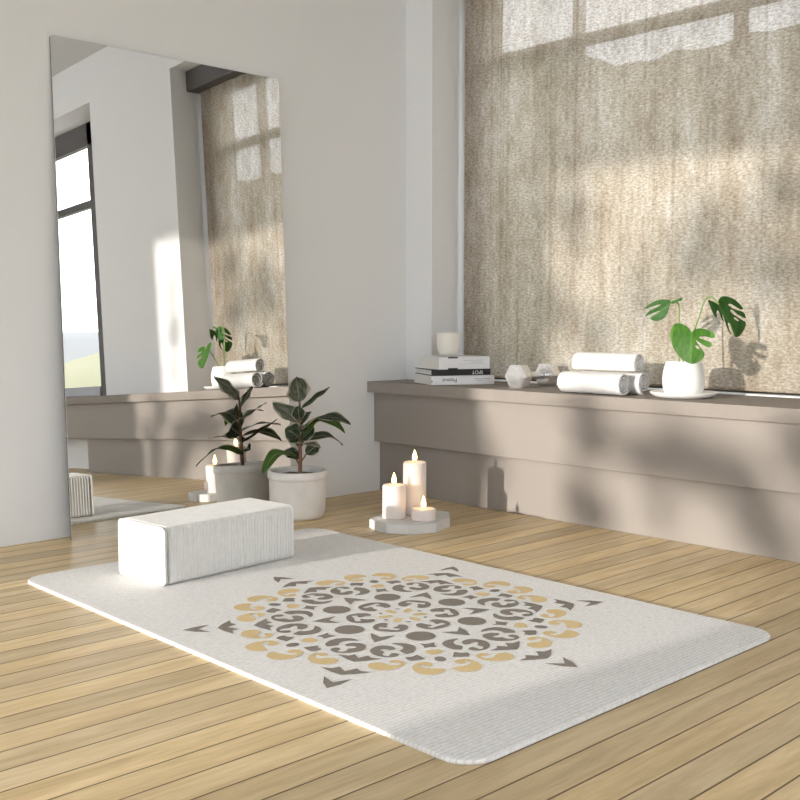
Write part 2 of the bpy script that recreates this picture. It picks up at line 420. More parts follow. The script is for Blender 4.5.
# ------------------------------------------------------------------ mirror
T = R(2.2); MH, MY0, MY1 = 2.262, 2.128, 3.383
mir = thing('leaning_mirror', 'tall frameless mirror leaning against the left wall', 'mirror', (-4.413, MY0, 0))
mir.rotation_euler = (0, -T, 0)
def rrect(w_, h_, r, n=6, corners=(1, 1, 1, 1)):
    pts = []
    for (cx_, cy_, a0, on) in ((w_ - r, r, -90, corners[0]), (w_ - r, h_ - r, 0, corners[1]), (r, h_ - r, 90, corners[2]), (r, r, 180, corners[3])):
        if on:
            for k in range(n + 1): a = R(a0 + 90 * k / n); pts.append((cx_ + r * cos(a), cy_ + r * sin(a)))
        else:
            pts.append((cx_ + (r if cx_ > w_ / 2 else -r), cy_ + (r if cy_ > h_ / 2 else -r)))
    return pts
def plate(pts, x0, x1):
    bm = bmesh.new()
    A = [bm.verts.new((x0, p[0], p[1])) for p in pts]; B = [bm.verts.new((x1, p[0], p[1])) for p in pts]
    bm.faces.new(list(reversed(A))); bm.faces.new(B)
    for i in range(len(pts)):
        j = (i + 1) % len(pts); bm.faces.new((A[i], A[j], B[j], B[i]))
    bmesh.ops.recalc_face_normals(bm, faces=bm.faces); return bm
pts = rrect(MY1 - MY0, MH, .012)
obj('mirror_glass', plate(pts, -.005, 0), M['mirror'], mir)
obj('backing', plate(pts, -.014, -.0052), M['mirror_back'], mir)

# ------------------------------------------------------------------ exercise mat with printed mandala
MX0, MX1, MYa, MYb, MT = -3.868, -1.524, 1.652, 3.102, .012
mcx, mcy = (MX0 + MX1) / 2, (MYa + MYb) / 2
bm = bmesh.new()
rp = rrect(MX1 - MX0, MYb - MYa, .085, 10)
def ring(inset, z):
    q = []
    for (x, y) in rp:
        X = x + MX0 - mcx; Y = y + MYa - mcy
        kx = ((MX1 - MX0) / 2 - inset) / ((MX1 - MX0) / 2); ky = ((MYb - MYa) / 2 - inset) / ((MYb - MYa) / 2)
        q.append(bm.verts.new((X * kx, Y * ky, z)))
    return q
rs = [ring(.002, 0), ring(0, .003), ring(0, MT - .004), ring(.002, MT - .001), ring(.006, MT)]
for a, b in zip(rs, rs[1:]):
    for i in range(len(a)):
        j = (i + 1) % len(a); bm.faces.new((a[i], a[j], b[j], b[i]))
bm.faces.new(list(reversed(rs[0]))); bm.faces.new(rs[-1])
RM = .72; OX, OY = -2.485 - mcx, 2.366 - mcy
def poly(pts, mi, z=MT + .0012):
    """pts in motif units; polygon laid just proud of the weave"""
    vs = []
    for p in pts:
        vs.append(bm.verts.new((OX + RM * p[0], OY + RM * p[1], z)))
    f = bm.faces.new(vs); f.normal_update()
    if f.normal.z < 0: f.normal_flip()
    f.material_index = mi
def rot(p, a, m):
    x, y = p[0], p[1] * m
    return (x * cos(a) - y * sin(a), x * sin(a) + y * cos(a))
def ell(cx_, cy_, a, b, n=28): return [(cx_ + a * cos(2 * pi * k / n), cy_ + b * sin(2 * pi * k / n)) for k in range(n)]
def sym(half): return half + [(x, -y) for x, y in reversed(half) if abs(y) > 1e-6]
DK, GD = 1, 2
tipshapes = [sym([(1.005, 0), (.955, .034), (.885, .057), (.94, 0)]),
             sym([(.852, 0), (.83, .05), (.789, .107), (.79, .06), (.764, .036), (.807, 0)]),
             sym([(.692, 0), (.668, .042), (.623, .097), (.625, .05), (.602, .028), (.642, 0)]),
             sym([(.426, 0), (.37, .034), (.305, .058), (.348, 0)])]
def closed(pts, n=4):
    q = [(x, y, 0) for x, y in pts]; k = len(q); out = []
    for i in range(k):
        p0, p1, p2, p3 = (Vector(q[(i + j) % k]) for j in (-1, 0, 1, 2))
        for m_ in range(n):
            t = m_ / n
            v = .5 * ((2 * p1) + (p2 - p0) * t + (2 * p0 - 5 * p1 + 4 * p2 - p3) * t * t + (3 * p1 - p0 - 3 * p2 + p3) * t ** 3)
            out.append((v.x, v.y))
    return out
# outlines in the frame of a tip axis (x outwards along it); each is mirrored to the other side
cC = closed([(.484, .110), (.462, .092), (.456, .068), (.459, .045), (.482, .021), (.528, .013), (.564, .029), (.592, .060), (.602, .098), (.594, .130), (.572, .146), (.550, .146), (.541, .131), (.545, .113), (.566, .110), (.584, .111), (.585, .092), (.565, .078), (.542, .080), (.525, .058), (.508, .053), (.502, .071), (.508, .093), (.498, .110)])
moon = closed([(.425, .074), (.413, .085), (.405, .112), (.407, .143), (.425, .175), (.462, .193), (.505, .195), (.528, .182), (.535, .170), (.507, .136), (.483, .141), (.457, .135), (.436, .114)])
goldA = closed([(.715, .066), (.690, .068), (.673, .090), (.675, .118), (.690, .142), (.688, .168), (.670, .185), (.652, .178), (.660, .150), (.652, .133), (.632, .138), (.621, .155), (.630, .185), (.656, .202), (.696, .198), (.733, .176), (.756, .140), (.754, .100), (.738, .075)])
goldC = closed([(.645, .310), (.622, .305), (.612, .282), (.624, .252), (.656, .240), (.700, .246), (.736, .268), (.756, .302), (.750, .340), (.725, .368), (.690, .376), (.668, .365), (.678, .330), (.684, .292), (.676, .265), (.660, .260), (.652, .272), (.664, .288), (.659, .304)])
starB = [(.577, .181), (.565, .205), (.535, .216), (.553, .240), (.576, .266), (.598, .243), (.617, .216), (.600, .190)]
star4 = [(.393, .173), (.394, .202), (.363, .230), (.396, .239), (.423, .254), (.431, .226), (.449, .209), (.418, .195)]
star4 = [(x * cos(R(-27.9)) - y * sin(R(-27.9)), x * sin(R(-27.9)) + y * cos(R(-27.9))) for x, y in star4]
inC = closed(sym([(.266, 0), (.260, .042), (.238, .068), (.200, .080), (.162, .072), (.143, .050), (.149, .026), (.174, .025), (.199, .014), (.209, .022), (.208, .046), (.234, .043), (.232, .014)]))
tear = closed([(.578, .012), (.565, .030), (.548, .036), (.528, .026), (.524, 0), (.530, -.028), (.552, -.035), (.585, -.020)])
for k in range(6):
    a = R(60 * k); ac = R(60 * k + 30)
    for sh in tipshapes: poly([rot(p, a, 1) for p in sh], DK)
    poly([rot(p, a, 1) for p in inC], DK)
    poly([rot(p, ac, 1) for p in ell(.328, 0, .066, .066, 36)], DK)
    poly([rot(p, ac, 1) for p in star4], DK)
    poly([rot(p, ac, 1) for p in ell(.645, 0, .031, .024, 20)], DK)
    poly([rot(p, ac, 1) for p in tear], GD)
    poly([rot(p, a, 1) for p in ell(.082, 0, .036, .019, 16)], GD)
    poly([rot(p, ac, 1) for p in ell(.108, 0, .008, .012, 10)], DK)
    for m_ in (1, -1):
        poly([rot(p, a, m_) for p in cC], DK)
        poly([rot(p, a, m_) for p in moon], DK)
        poly([rot(p, a, m_) for p in starB], DK)
        poly([rot(p, a, m_) for p in goldA], GD)
        poly([rot(p, a, m_) for p in goldC], GD)
tag(obj('exercise_mat', bm, [M['mattop'], M['motif_dark'], M['motif_gold']], loc=(mcx, mcy, 0)),
    'large off-white woven mat with grey and gold mandala print on the floor', 'mat')

# ------------------------------------------------------------------ ribbed block on the mat
def ribbed_block():
    bm = bmesh.new()
    hx, hz, rr, Ln = .153, .221, .022, .640
    prof = []
    for (cx_, cz_, a0) in ((hx - rr, rr, -90), (hx - rr, hz - rr, 0), (-hx + rr, hz - rr, 90), (-hx + rr, rr, 180)):
        for k in range(7):
            a = R(a0 + 90 * k / 6); prof.append((cx_ + rr * cos(a), cz_ + rr * sin(a), cos(a), sin(a)))
    nr, sub = 40, 6
    st = []
    for k in range(7):                     # rounded end
        a = R(90 * k / 6); st.append((rr * (1 - sin(a)) if False else rr * (1 - cos(R(90) - a)) , -rr * (1 - cos(R(90) - a)) * 0 - rr * (1 - sin(a)) ))
    ys = []
    rings = []
    def add(y, ins):
        rings.append([bm.verts.new((p[0] - p[2] * ins, y, p[1] - p[3] * ins)) for p in prof])
    for k in range(6):
        a = R(90 * k / 6); add(rr * (1 - cos(R(90) - (R(90) - a))) if False else rr * (1 - sin(a)), rr * (1 - cos(R(90) - a)) if False else rr * (1 - math.sqrt(max(0, 1 - (1 - sin(a)) ** 2))))
    inner = Ln - 2 * rr
    tot = nr * sub
    for k in range(tot + 1):
        ph = (k / sub + .5) % 1
        add(rr + inner * k / tot, .0045 * (1 - abs(sin(pi * ph)) ** .5))
    for k in range(5, -1, -1):
        a = R(90 * k / 6); add(Ln - rr * (1 - sin(a)), rr * (1 - math.sqrt(max(0, 1 - (1 - sin(a)) ** 2))))
    # order the first end from the outside in
    first = rings[:6]; rings[:6] = sorted(first, key=lambda q: q[0].co.y)
    last = rings[-6:]; rings[-6:] = sorted(last, key=lambda q: q[0].co.y)
    n_ = len(prof)
    for a, b in zip(rings, rings[1:]):
        for i in range(n_):
            j = (i + 1) % n_; bm.faces.new((a[i], a[j], b[j], b[i]))
    bm.faces.new(rings[0]); bm.faces.new(list(reversed(rings[-1])))
    bmesh.ops.recalc_face_normals(bm, faces=bm.faces)
    return bm
tag(obj('yoga_block', ribbed_block(), M['block'], loc=(-3.512, 1.970, MT + .001), smooth=50),
    'white ribbed foam block lying on the mat near the mirror', 'block').rotation_euler = (0, 0, R(4.5))

# ------------------------------------------------------------------ leaves
def leaf(name, base, mid, tip, width, nrm, mat, parent, fold=.25, fat=.45, curl=0, smooth=60):
    """a leaf blade on a quadratic curve; nrm = the way the upper face looks"""
    b, m_, t = Vector(base), Vector(mid), Vector(tip); nrm = Vector(nrm).normalized()
    ctrl = 2 * m_ - .5 * b - .5 * t
    bm = bmesh.new(); uvl = bm.loops.layers.uv.new('UVMap')
    nv, nu = 16, 8; g = []
    for k in range(nv + 1):
        v = k / nv
        p = (1 - v) ** 2 * b + 2 * v * (1 - v) * ctrl + v * v * t
        d = (2 * (1 - v) * (ctrl - b) + 2 * v * (t - ctrl)).normalized()
        side = d.cross(nrm); side = side.normalized() if side.length > 1e-4 else Vector((1, 0, 0))
        up = side.cross(d).normalized()
        vv = v ** (math.log(.5) / math.log(fat))
        wd = width * .5 * (sin(pi * min(max(vv, .0), 1.0)) ** .72) + .0015
        row = []
        for i in range(nu + 1):
            u = i / nu * 2 - 1
            row.append(bm.verts.new(p + side * wd * u + up * (wd * (fold * abs(u) - curl * u * u) + .006 * width / .1 * sin(v * 13 + i) * abs(u))))
        g.append(row)
    for k in range(nv):
        for i in range(nu):
            f = bm.faces.new((g[k][i], g[k][i + 1], g[k + 1][i + 1], g[k + 1][i]))
            for lp, (uu, vv) in zip(f.loops, ((i, k), (i + 1, k), (i + 1, k + 1), (i, k + 1))): lp[uvl].uv = (uu / nu, vv / nv)
    r = bmesh.ops.solidify(bm, geom=bm.faces[:], thickness=.0025)
    return obj(name, bm, mat, parent, smooth=smooth)

# ------------------------------------------------------------------ potted rubber plant (local x = to the right in view, y = away, z = up)
plant = thing('potted_rubber_plant', 'variegated rubber plant in whitewashed round pot beside the mirror', 'plant', (-4.175, 3.235, 0), R(46.57 + 7))
bm = bmesh.new()
lathe(bm, [(.0, .0), (.118, .0), (.132, .006), (.141, .03), (.144, .10), (.144, .195), (.146, .2), (.151, .204), (.153, .215), (.152, .235), (.148, .241), (.139, .242), (.133, .238), (.131, .21), (.130, .19), (0, .188)], 64, cap_end=False, cap_start=False)
bmesh.ops.remove_doubles(bm, verts=bm.verts, dist=1e-5)
for v in bm.verts:
    rr_ = math.hypot(v.co.x, v.co.y)
    if rr_ > .05:
        d = .0022 * mnoise.noise(v.co * 14); v.co.x += v.co.x / rr_ * d; v.co.y += v.co.y / rr_ * d
obj('planter_pot', bm, M['planter'], plant, smooth=50)
bm = bmesh.new(); lathe(bm, [(.128, .19), (.128, .212), (.09, .219), (.04, .216), (0.001, .218)], 40)
for v in bm.verts: v.co.z += .004 * mnoise.noise(v.co * 60)
obj('soil', bm, M['soil'], plant, smooth=60)
sx = .012
bm = bmesh.new(); tube(bm, catmull([(sx, 0, .21), (sx + .003, .002, .32), (sx - .002, 0, .44), (sx + .002, .004, .55), (sx, 0, .615)], 4), [.0115 - .0065 * i / 16 for i in range(17)], 10)
obj('stem', bm, M['bark'], plant, smooth=60)
def fp(x, y, w_=0):   # leaf coordinates measured in the plane through the stem
    return Vector(((x - 305) / 7.27 / 194 + sx, w_, .225 + (745 - y) / 7.27 / 194))
FL = [  # base, mid, tip, width, facing, material, fold
    (fp(304, 232), fp(294, 140, -.045), fp(280, 42, -.125), .120, (.15, -1, .1), 'ficus_pale', .10),
    (fp(322, 285, .01), fp(430, 205, .02), fp(526, 134, .03), .060, (-.5, -.35, .8), 'ficus', .20),
    (fp(300, 395), fp(225, 320, .10), fp(118, 262, .20), .110, (.15, -.75, .65), 'ficus_pale', .10),
    (fp(315, 455), fp(470, 335, -.10), fp(642, 368, -.25), .120, (.05, -.35, .95), 'ficus', .12),
    (fp(330, 470, -.02), fp(470, 350, -.08), fp(612, 440, -.16), .085, (.2, -.5, .8), 'ficus_green', .15),
    (fp(302, 500), fp(255, 450, -.03), fp(205, 428, -.02), .115, (0, -.85, .5), 'ficus', .15),
    (fp(318, 500), fp(365, 450, -.03), fp(398, 400, -.03), .070, (-.3, -.9, .3), 'ficus', .2),
    (fp(308, 545), fp(355, 515, -.11), fp(440, 530, -.22), .080, (.1, -.25, .95), 'ficus_pale', .15),
    (fp(312, 520), fp(500, 492, .08), fp(625, 580, .16), .080, (.15, -.35, .9), 'ficus', .15),
    (fp(350, 605, -.02), fp(400, 565, -.02), fp(445, 540, -.01), .070, (.2, -.8, .5), 'ficus', .1),
    (fp(285, 655), fp(150, 588, -.08), fp(45, 710, -.19), .085, (-.15, -.45, .9), 'ficus_green', .12),
    (fp(293, 650, .01), fp(245, 605, .04), fp(190, 612, .08), .070, (0, -.8, .6), 'ficus', .1),
    (fp(305, 360), fp(298, 310, -.01), fp(300, 262, -.01), .070, (0, -1, .25), 'ficus', .1),
    # leaves on the far side, seen in the mirror
    (fp(303, 480), fp(318, 425, .11), fp(327, 443, .225), .085, (0, .2, 1), 'ficus_pale', .15),
    (fp(304, 570), fp(300, 480, .11), fp(298, 395, .215), .065, (.1, -.6, .7), 'ficus', .15),
    (fp(303, 420), fp(345, 330, .05), fp(380, 330, .12), .075, (0, .1, 1), 'ficus', .15),
]
for b_, m_, t_, wd, nr_, mt, fo in FL: leaf('leaf', b_, m_, t_, wd, nr_, M[mt], plant, fo)
def petiole(pts, r=.004):
    bm = bmesh.new(); tube(bm, catmull(pts, 4), r, 6); obj('leaf_stalk', bm, M['bark'], plant, smooth=60)
petiole([fp(312, 668), fp(330, 640, -.01), fp(352, 603, -.02)])
petiole([fp(300, 680), fp(292, 668), fp(284, 652)])

# ------------------------------------------------------------------ candles on a stone tray
tp = [(-3.715, 3.311), (-3.63, 3.281), (-3.559, 3.279), (-3.455, 3.335), (-3.406, 3.457), (-3.461, 3.61), (-3.572, 3.72), (-3.66, 3.71), (-3.74, 3.62), (-3.765, 3.45)]
tcx = sum(p[0] for p in tp) / len(tp); tcy = sum(p[1] for p in tp) / len(tp)
bm = bmesh.new()
A = [bm.verts.new((x - tcx, y - tcy, 0)) for x, y in tp]
f = bm.faces.new(A); ex = bmesh.ops.extrude_face_region(bm, geom=[f])
for v in [g for g in ex['geom'] if isinstance(g, bmesh.types.BMVert)]: v.co.z = .044
bmesh.ops.recalc_face_normals(bm, faces=bm.faces)
bmesh.ops.bevel(bm, geom=bm.edges[:], offset=.003, segments=2, affect='EDGES')
tag(obj('candle_tray', bm, M['tray'], loc=(tcx, tcy, 0)), 'low faceted pale stone tray on the floor under three candles', 'tray')
def candle(loc, r, h_, label):
    t = thing('pillar_candle', label, 'candle', loc, group='lit candles on the stone tray')
    bm = bmesh.new(); e = .012
    prof = [(.0005, 0), (r - .004, 0), (r, .004), (r, h_ - e), (r - .0015, h_ - e * .5), (r - .005, h_ - .001), (r - .010, h_), (r * .6, h_ - .003), (.012, h_ - .006), (.0005, h_ - .006)]
    lathe(bm, prof, 48); obj('wax_body', bm, M['wax'], t, smooth=40)
    bm = bmesh.new(); tube(bm, [(0, 0, h_ - .007), (.001, 0, h_ + .004), (.003, .001, h_ + .012)], .0022, 6); obj('wick', bm, M['wick'], t, smooth=60)
    bm = bmesh.new(); H = .056
    fpz = [(.0005, 0), (.006, .002), (.0105, .010), (.0115, .018), (.0095, .028), (.006, .039), (.003, .049), (.0005, H)]
    lathe(bm, [(a, z + h_ + .003) for a, z in fpz], 16); obj('flame', bm, M['flame'], t, smooth=60)
    return t
candle((-3.646, 3.412, .0445), .0565, .163, 'medium height white pillar candle at the left of the stone tray')
candle((-3.655, 3.560, .0445), .0575, .260, 'tallest white pillar candle at the back of the stone tray')
candle((-3.514, 3.482, .0445), .0590, .056, 'shortest squat white candle at the right of the stone tray')

# ------------------------------------------------------------------ books and cup
def book(name, label, near, ang, Ls, Wd, th, z, cover, soft=False):
    """near = corner at the left end of the spine in view; the spine runs along local +y, pages toward -x"""
    t = thing(name, label, 'book', (near[0], near[1], z), ang, group='books stacked on the bench')
    ct = .004
    bm = bmesh.new()
    box(bm, -Wd, 0, 0, Ls, 0, ct); box(bm, -Wd, 0, 0, Ls, th - ct, th); box(bm, -.005, 0, 0, Ls, ct, th - ct)
    obj('cover', bm, cover, t)
    obj('pages', boxes([(-Wd + .008, -.0052, .004, Ls - .004, ct + .0003, th - ct - .0003)]), M['paper'], t)
    return t
def spine_text(book_, txt, y_right, zc, size, mat, name='spine_lettering'):
    """lettering on the spine, standing on its head as the books lie face down"""
    cu = bpy.data.curves.new('txt', 'FONT'); cu.body = txt; cu.size = size * S; cu.align_x = 'LEFT'; cu.align_y = 'CENTER'; cu.extrude = .0002
    to = bpy.data.objects.new('txt', cu); C.objects.link(to)
    dg = bpy.context.evaluated_depsgraph_get(); dg.update()
    me = bpy.data.meshes.new_from_object(to.evaluated_get(dg))
    bpy.data.objects.remove(to)
    me.name = name
    # text x -> -y of the book, text y -> -z, facing +x
    mat4 = Matrix(((0, 0, 1, 0.0004 * S), (-1, 0, 0, y_right * S), (0, -1, 0, zc * S), (0, 0, 0, 1)))
    me.transform(mat4); me.materials.clear(); me.materials.append(mat)
    o = bpy.data.objects.new(name, me); C.objects.link(o); o.parent = book_
    return o
BA = R(-25.2)
b1 = book('book', 'white book at the bottom of the stack with dark spine lettering', (-4.006, 4.028), BA, .372, .302, .048, ST + .0005, M['cover_white'])
spine_text(b1, 'Peanut', .150, .025, .032, M['ink_black'])
obj('spine_print', boxes([(-.0005, .0006, .255, .345, .028, .033), (-.0005, .0006, .265, .30, .019, .022)]), M['ink_grey'], b1)
obj('spine_mark', boxes([(-.0005, .0006, .0, .006, .016, .024)]), M['ink_black'], b1)
b2 = book('book', 'thin black book in the middle of the stack with white lettering', (-4.034, 4.058), BA, .350, .275, .034, ST + .0495, M['cover_black'])
spine_text(b2, 'SPOT', .305, .0165, .028, M['ink_white'])
b3 = book('book', 'thick white book on top of the stack under the cup', (-3.986, 4.068), R(-18), .318, .268, .068, ST + .0845, M['cover_white'])
obj('spine_label', boxes([(-.0005, .0006, .055, .115, .060, .068)]), M['ink_black'], b3)
obj('spine_label', boxes([(-.0005, .0006, .055, .115, .0, .007)]), M['ink_black'], b3)
obj('spine_print', boxes([(-.0005, .0006, .15, .28, .047, .0495), (-.0005, .0006, .2, .27, .036, .039), (-.0005, .0006, .12, .28, .028, .0295)]), M['ink_grey'], b3)
cup = bmesh.new()
lathe(cup, [(.0005, 0), (.032, .0), (.048, .006), (.058, .022), (.064, .05), (.067, .09), (.068, .128), (.0655, .130), (.064, .127), (.062, .09), (.057, .04), (.04, .02), (.0005, .016)], 48)
tag(obj('cup', cup, M['ceramic_beige'], loc=(-4.068, 4.225, ST + .1535), smooth=50), 'plain cream cup standing on the stacked books', 'cup')

# ------------------------------------------------------------------ dumbbell
db = thing('dumbbell', 'silver hexagonal dumbbell lying on the bench between books and towels', 'dumbbell', (-3.525, 4.19, ST + .0005), R(2))
def hexhead(y0, y1):
    bm = bmesh.new(); ap = .0605; Rr = ap / cos(R(30)); zc = ap
    def rg(r, y): return [bm.verts.new((r * cos(R(60 * k)), y, zc + r * sin(R(60 * k)))) for k in range(6)]
    q = [rg(Rr - .016, y0), rg(Rr, y0 + .014), rg(Rr, y1 - .014), rg(Rr - .016, y1)]
    for a, b in zip(q, q[1:]):
        for i in range(6): j = (i + 1) % 6; bm.faces.new((a[i], a[j], b[j], b[i]))
    bm.faces.new(q[0]); bm.faces.new(list(reversed(q[-1])))
    bmesh.ops.recalc_face_normals(bm, faces=bm.faces)
    bmesh.ops.bevel(bm, geom=bm.edges[:], offset=.003, segments=2, affect='EDGES')
    return bm
obj('hex_head', hexhead(-.045, .045), M['chrome'], db); obj('hex_head', hexhead(.205, .295), M['chrome'], db)
bm = bmesh.new()
tube(bm, [(0, y, .0605) for y in (.035, .055, .056, .085, .105, .125, .145, .165, .194, .195, .215)], [.024, .024, .019, .0195, .021, .022, .021, .0195, .019, .024, .024], 24)
obj('handle', bm, M['chrome_rough'], db, smooth=40)

# ------------------------------------------------------------------ rolled towels
def towel(loc, r, Ln, label, seed):
    bm = bmesh.new(); th = .0108; turns = r / .0150
    n = int(turns * 26); rd = random.Random(seed); ph = rd.uniform(0, 6.28)
    st = [0, .004, .010, .02] + [.02 + (Ln - .04) * k / 14 for k in range(1, 14)] + [Ln - .02, Ln - .010, Ln - .004, Ln]
    sect = []
    for s_ in st:
        e = min(s_, Ln - s_); edge = 1.0 if e >= .012 else math.sqrt(max(0, 1 - (1 - e / .012) ** 2))
        o_, i_ = [], []
        for k in range(n + 1):
            a = k / 26 * 2 * pi; rr_ = r * k / n
            c = rr_ - th * .5; hw = th * .5 * (.35 + .65 * edge)
            wob = 1 + .018 * sin(3 * a + ph) * (1 if k < n - 26 else .6)
            x_in = .009 * (1 - k / n) * (1 if s_ < Ln / 2 else -1)      # the core sits slightly inside
            xx = s_ + (x_in if e < .02 else 0)
            nz = .0018 * mnoise.noise(Vector((s_ * 22, a * 1.2, seed)))
            for lst, rad in ((o_, max(c + hw, .0008) + nz), (i_, max(c - hw, .0004))):
                lst.append(bm.verts.new((xx - Ln / 2, rad * wob * cos(a + ph), rad * wob * sin(a + ph))))
        sect.append((o_, i_))
    for (o0, i0), (o1, i1) in zip(sect, sect[1:]):
        for k in range(n):
            bm.faces.new((o0[k], o0[k + 1], o1[k + 1], o1[k])); bm.faces.new((i0[k + 1], i0[k], i1[k], i1[k + 1]))
        bm.faces.new((o0[n], i0[n], i1[n], o1[n])); bm.faces.new((i0[0], o0[0], o1[0], i1[0]))
    for (o0, i0), flip in ((sect[0], 1), (sect[-1], 0)):
        for k in range(n):
            bm.faces.new((o0[k], i0[k], i0[k + 1], o0[k + 1]))
    bmesh.ops.recalc_face_normals(bm, faces=bm.faces)
    return tag(obj('rolled_towel', bm, M['towel'], loc=loc, smooth=70), label, 'towel', 'rolled white towels on the bench')
towel((-2.985, 4.098, ST + .0585), .057, .36, 'rolled white towel at the front of the bottom row', 1)
towel((-2.955, 4.219, ST + .0585), .057, .36, 'rolled white towel at the back of the bottom row nearest the blind', 2)
towel((-2.945, 4.159, ST + .153), .0510, .36, 'rolled white towel lying on top of the two others', 3)

# ------------------------------------------------------------------ potted monstera on its saucer
mon_loc = (-2.575, 4.228); MA = R(31.3 )
bm = bmesh.new()
lathe(bm, [(.0005, 0), (.10, 0), (.125, .004), (.147, .018), (.150, .026), (.146, .028), (.138, .023), (.122, .020), (.0005, .020)], 56)
tag(obj('plant_saucer', bm, M['ceramic'], loc=(*mon_loc, ST + .0005), smooth=50), 'round white saucer under the monstera pot on the bench', 'saucer')
mon = thing('potted_monstera', 'small monstera with three split leaves in white egg-shaped pot', 'plant', (*mon_loc, ST + .0210), MA)
bm = bmesh.new()
lathe(bm, [(.0005, 0), (.078, 0), (.085, .004), (.091, .02), (.0945, .045), (.0945, .07), (.091, .10), (.084, .128), (.078, .143), (.075, .146), (.072, .143), (.076, .12), (.08, .11), (.0005, .108)], 56)
obj('pot', bm, M['ceramic'], mon, smooth=50)
bm = bmesh.new(); lathe(bm, [(.079, .108), (.079, .118), (.03, .123), (.0005, .124)], 32)
for v in bm.verts: v.co.z += .003 * mnoise.noise(v.co * 60)
obj('soil', bm, M['soil'], mon, smooth=60)
K = 1 / 7.62 / 211
def mp_(x, y): return ((x - 328) * K, .146 + (515 - y) * K)
def mleaf(outline, holes, depth, axis, mat):
    """outline in the plane facing the window (x right, z up); depth(x, z) sets how far each point stands back"""
    bm = bmesh.new(); uvl = bm.loops.layers.uv.new('UVMap')
    edges = []
    for lp_ in [outline] + holes:
        vs = [bm.verts.new((mp_(*p)[0], 0, mp_(*p)[1])) for p in lp_]
        edges += [bm.edges.new((vs[i], vs[(i + 1) % len(vs)])) for i in range(len(vs))]
    bmesh.ops.triangle_fill(bm, edges=edges, use_beauty=True)
    bmesh.ops.subdivide_edges(bm, edges=bm.edges[:], cuts=2, use_grid_fill=True)
    a, b = Vector(mp_(*axis[0])), Vector(mp_(*axis[1])); d = (b - a); Ld = d.length; d /= Ld; nn = Vector((-d.y, d.x))
    for f in bm.faces:
        for lp in f.loops:
            q = Vector((lp.vert.co.x, lp.vert.co.z)) - a
            lp[uvl].uv = (.5 + q.dot(nn) / Ld * .9, q.dot(d) / Ld)
    for v in bm.verts:
        q = Vector((v.co.x, v.co.z)) - a; s_ = q.dot(nn); t_ = q.dot(d)
        v.co.y = depth(v.co.x, v.co.z) - .25 * abs(s_) + 1.6 * s_ * s_ + .9 * (t_ - Ld * .4) ** 2
    bmesh.ops.recalc_face_normals(bm, faces=bm.faces)
    bmesh.ops.solidify(bm, geom=bm.faces[:], thickness=.0018)
    return obj('leaf', bm, mat, mon, smooth=45)
def sm(pts, n=4):
    return [(p.x, p.y) for p in catmull([(x, y, 0) for x, y in pts] , n)]
heart = sm([(378, 300), (355, 268), (320, 245), (285, 236), (255, 245), (236, 275), (230, 320), (236, 365), (252, 410), (280, 455), (315, 492), (350, 515), (378, 524), (410, 518), (440, 500), (462, 475), (468, 450), (455, 425)], 3)[:-1] + \
    sm([(455, 425), (430, 395), (408, 360), (412, 356), (440, 378), (470, 396), (495, 403), (512, 395), (516, 380), (500, 366), (470, 355), (432, 340), (430, 332), (455, 328), (490, 332), (515, 340), (532, 336), (534, 318), (515, 296), (480, 280), (440, 272), (405, 278), (378, 300)], 3)[:-1]
h1 = [(402, 392), (415, 390), (432, 408), (434, 420), (420, 418), (406, 406)]
mleaf(heart, [h1], lambda x, z: -.125 - .25 * (.21 - z) - .45 * x, ((378, 300), (374, 524)), M['monstera'])
right = sm([(560, 100), (562, 70), (580, 46), (610, 40), (650, 50), (690, 72), (720, 102), (740, 130), (720, 135), (690, 118), (660, 100), (640, 94), (632, 104), (650, 120), (690, 138), (730, 150), (752, 165), (762, 200)], 3)[:-1] + \
    sm([(762, 200), (740, 192), (700, 170), (665, 142), (648, 138), (655, 160), (690, 185), (735, 212), (762, 232), (758, 265), (742, 300), (720, 328), (700, 338), (685, 330), (672, 300), (650, 245), (634, 232), (632, 250), (645, 290), (660, 320), (645, 305), (625, 265), (612, 225), (600, 180), (590, 170), (592, 195), (600, 220), (585, 200), (570, 160), (556, 142), (548, 160), (550, 195), (532, 178), (515, 145), (500, 105), (488, 72), (510, 76), (540, 90), (560, 100)], 3)[:-1]
h2 = [(672, 192), (690, 196), (712, 214), (710, 224), (692, 216), (676, 204)]
mleaf(right, [h2], lambda x, z: -.02 + 1.15 * (x - .17) - .2 * (.35 - z), ((562, 100), (700, 338)), M['monstera_dark'])
left = sm([(232, 85), (215, 68), (180, 62), (140, 66), (105, 78), (70, 100), (36, 128), (60, 126), (100, 112), (150, 98), (150, 106), (110, 128), (70, 150), (44, 182), (60, 180), (100, 162), (150, 145), (140, 158), (105, 178), (80, 200), (95, 214), (125, 220), (160, 212), (190, 190), (206, 160), (214, 130), (220, 105), (232, 85)], 3)[:-1]
mleaf(left, [], lambda x, z: -.03 - .3 * (x + .06), ((232, 85), (90, 200)), M['monstera_dark'])
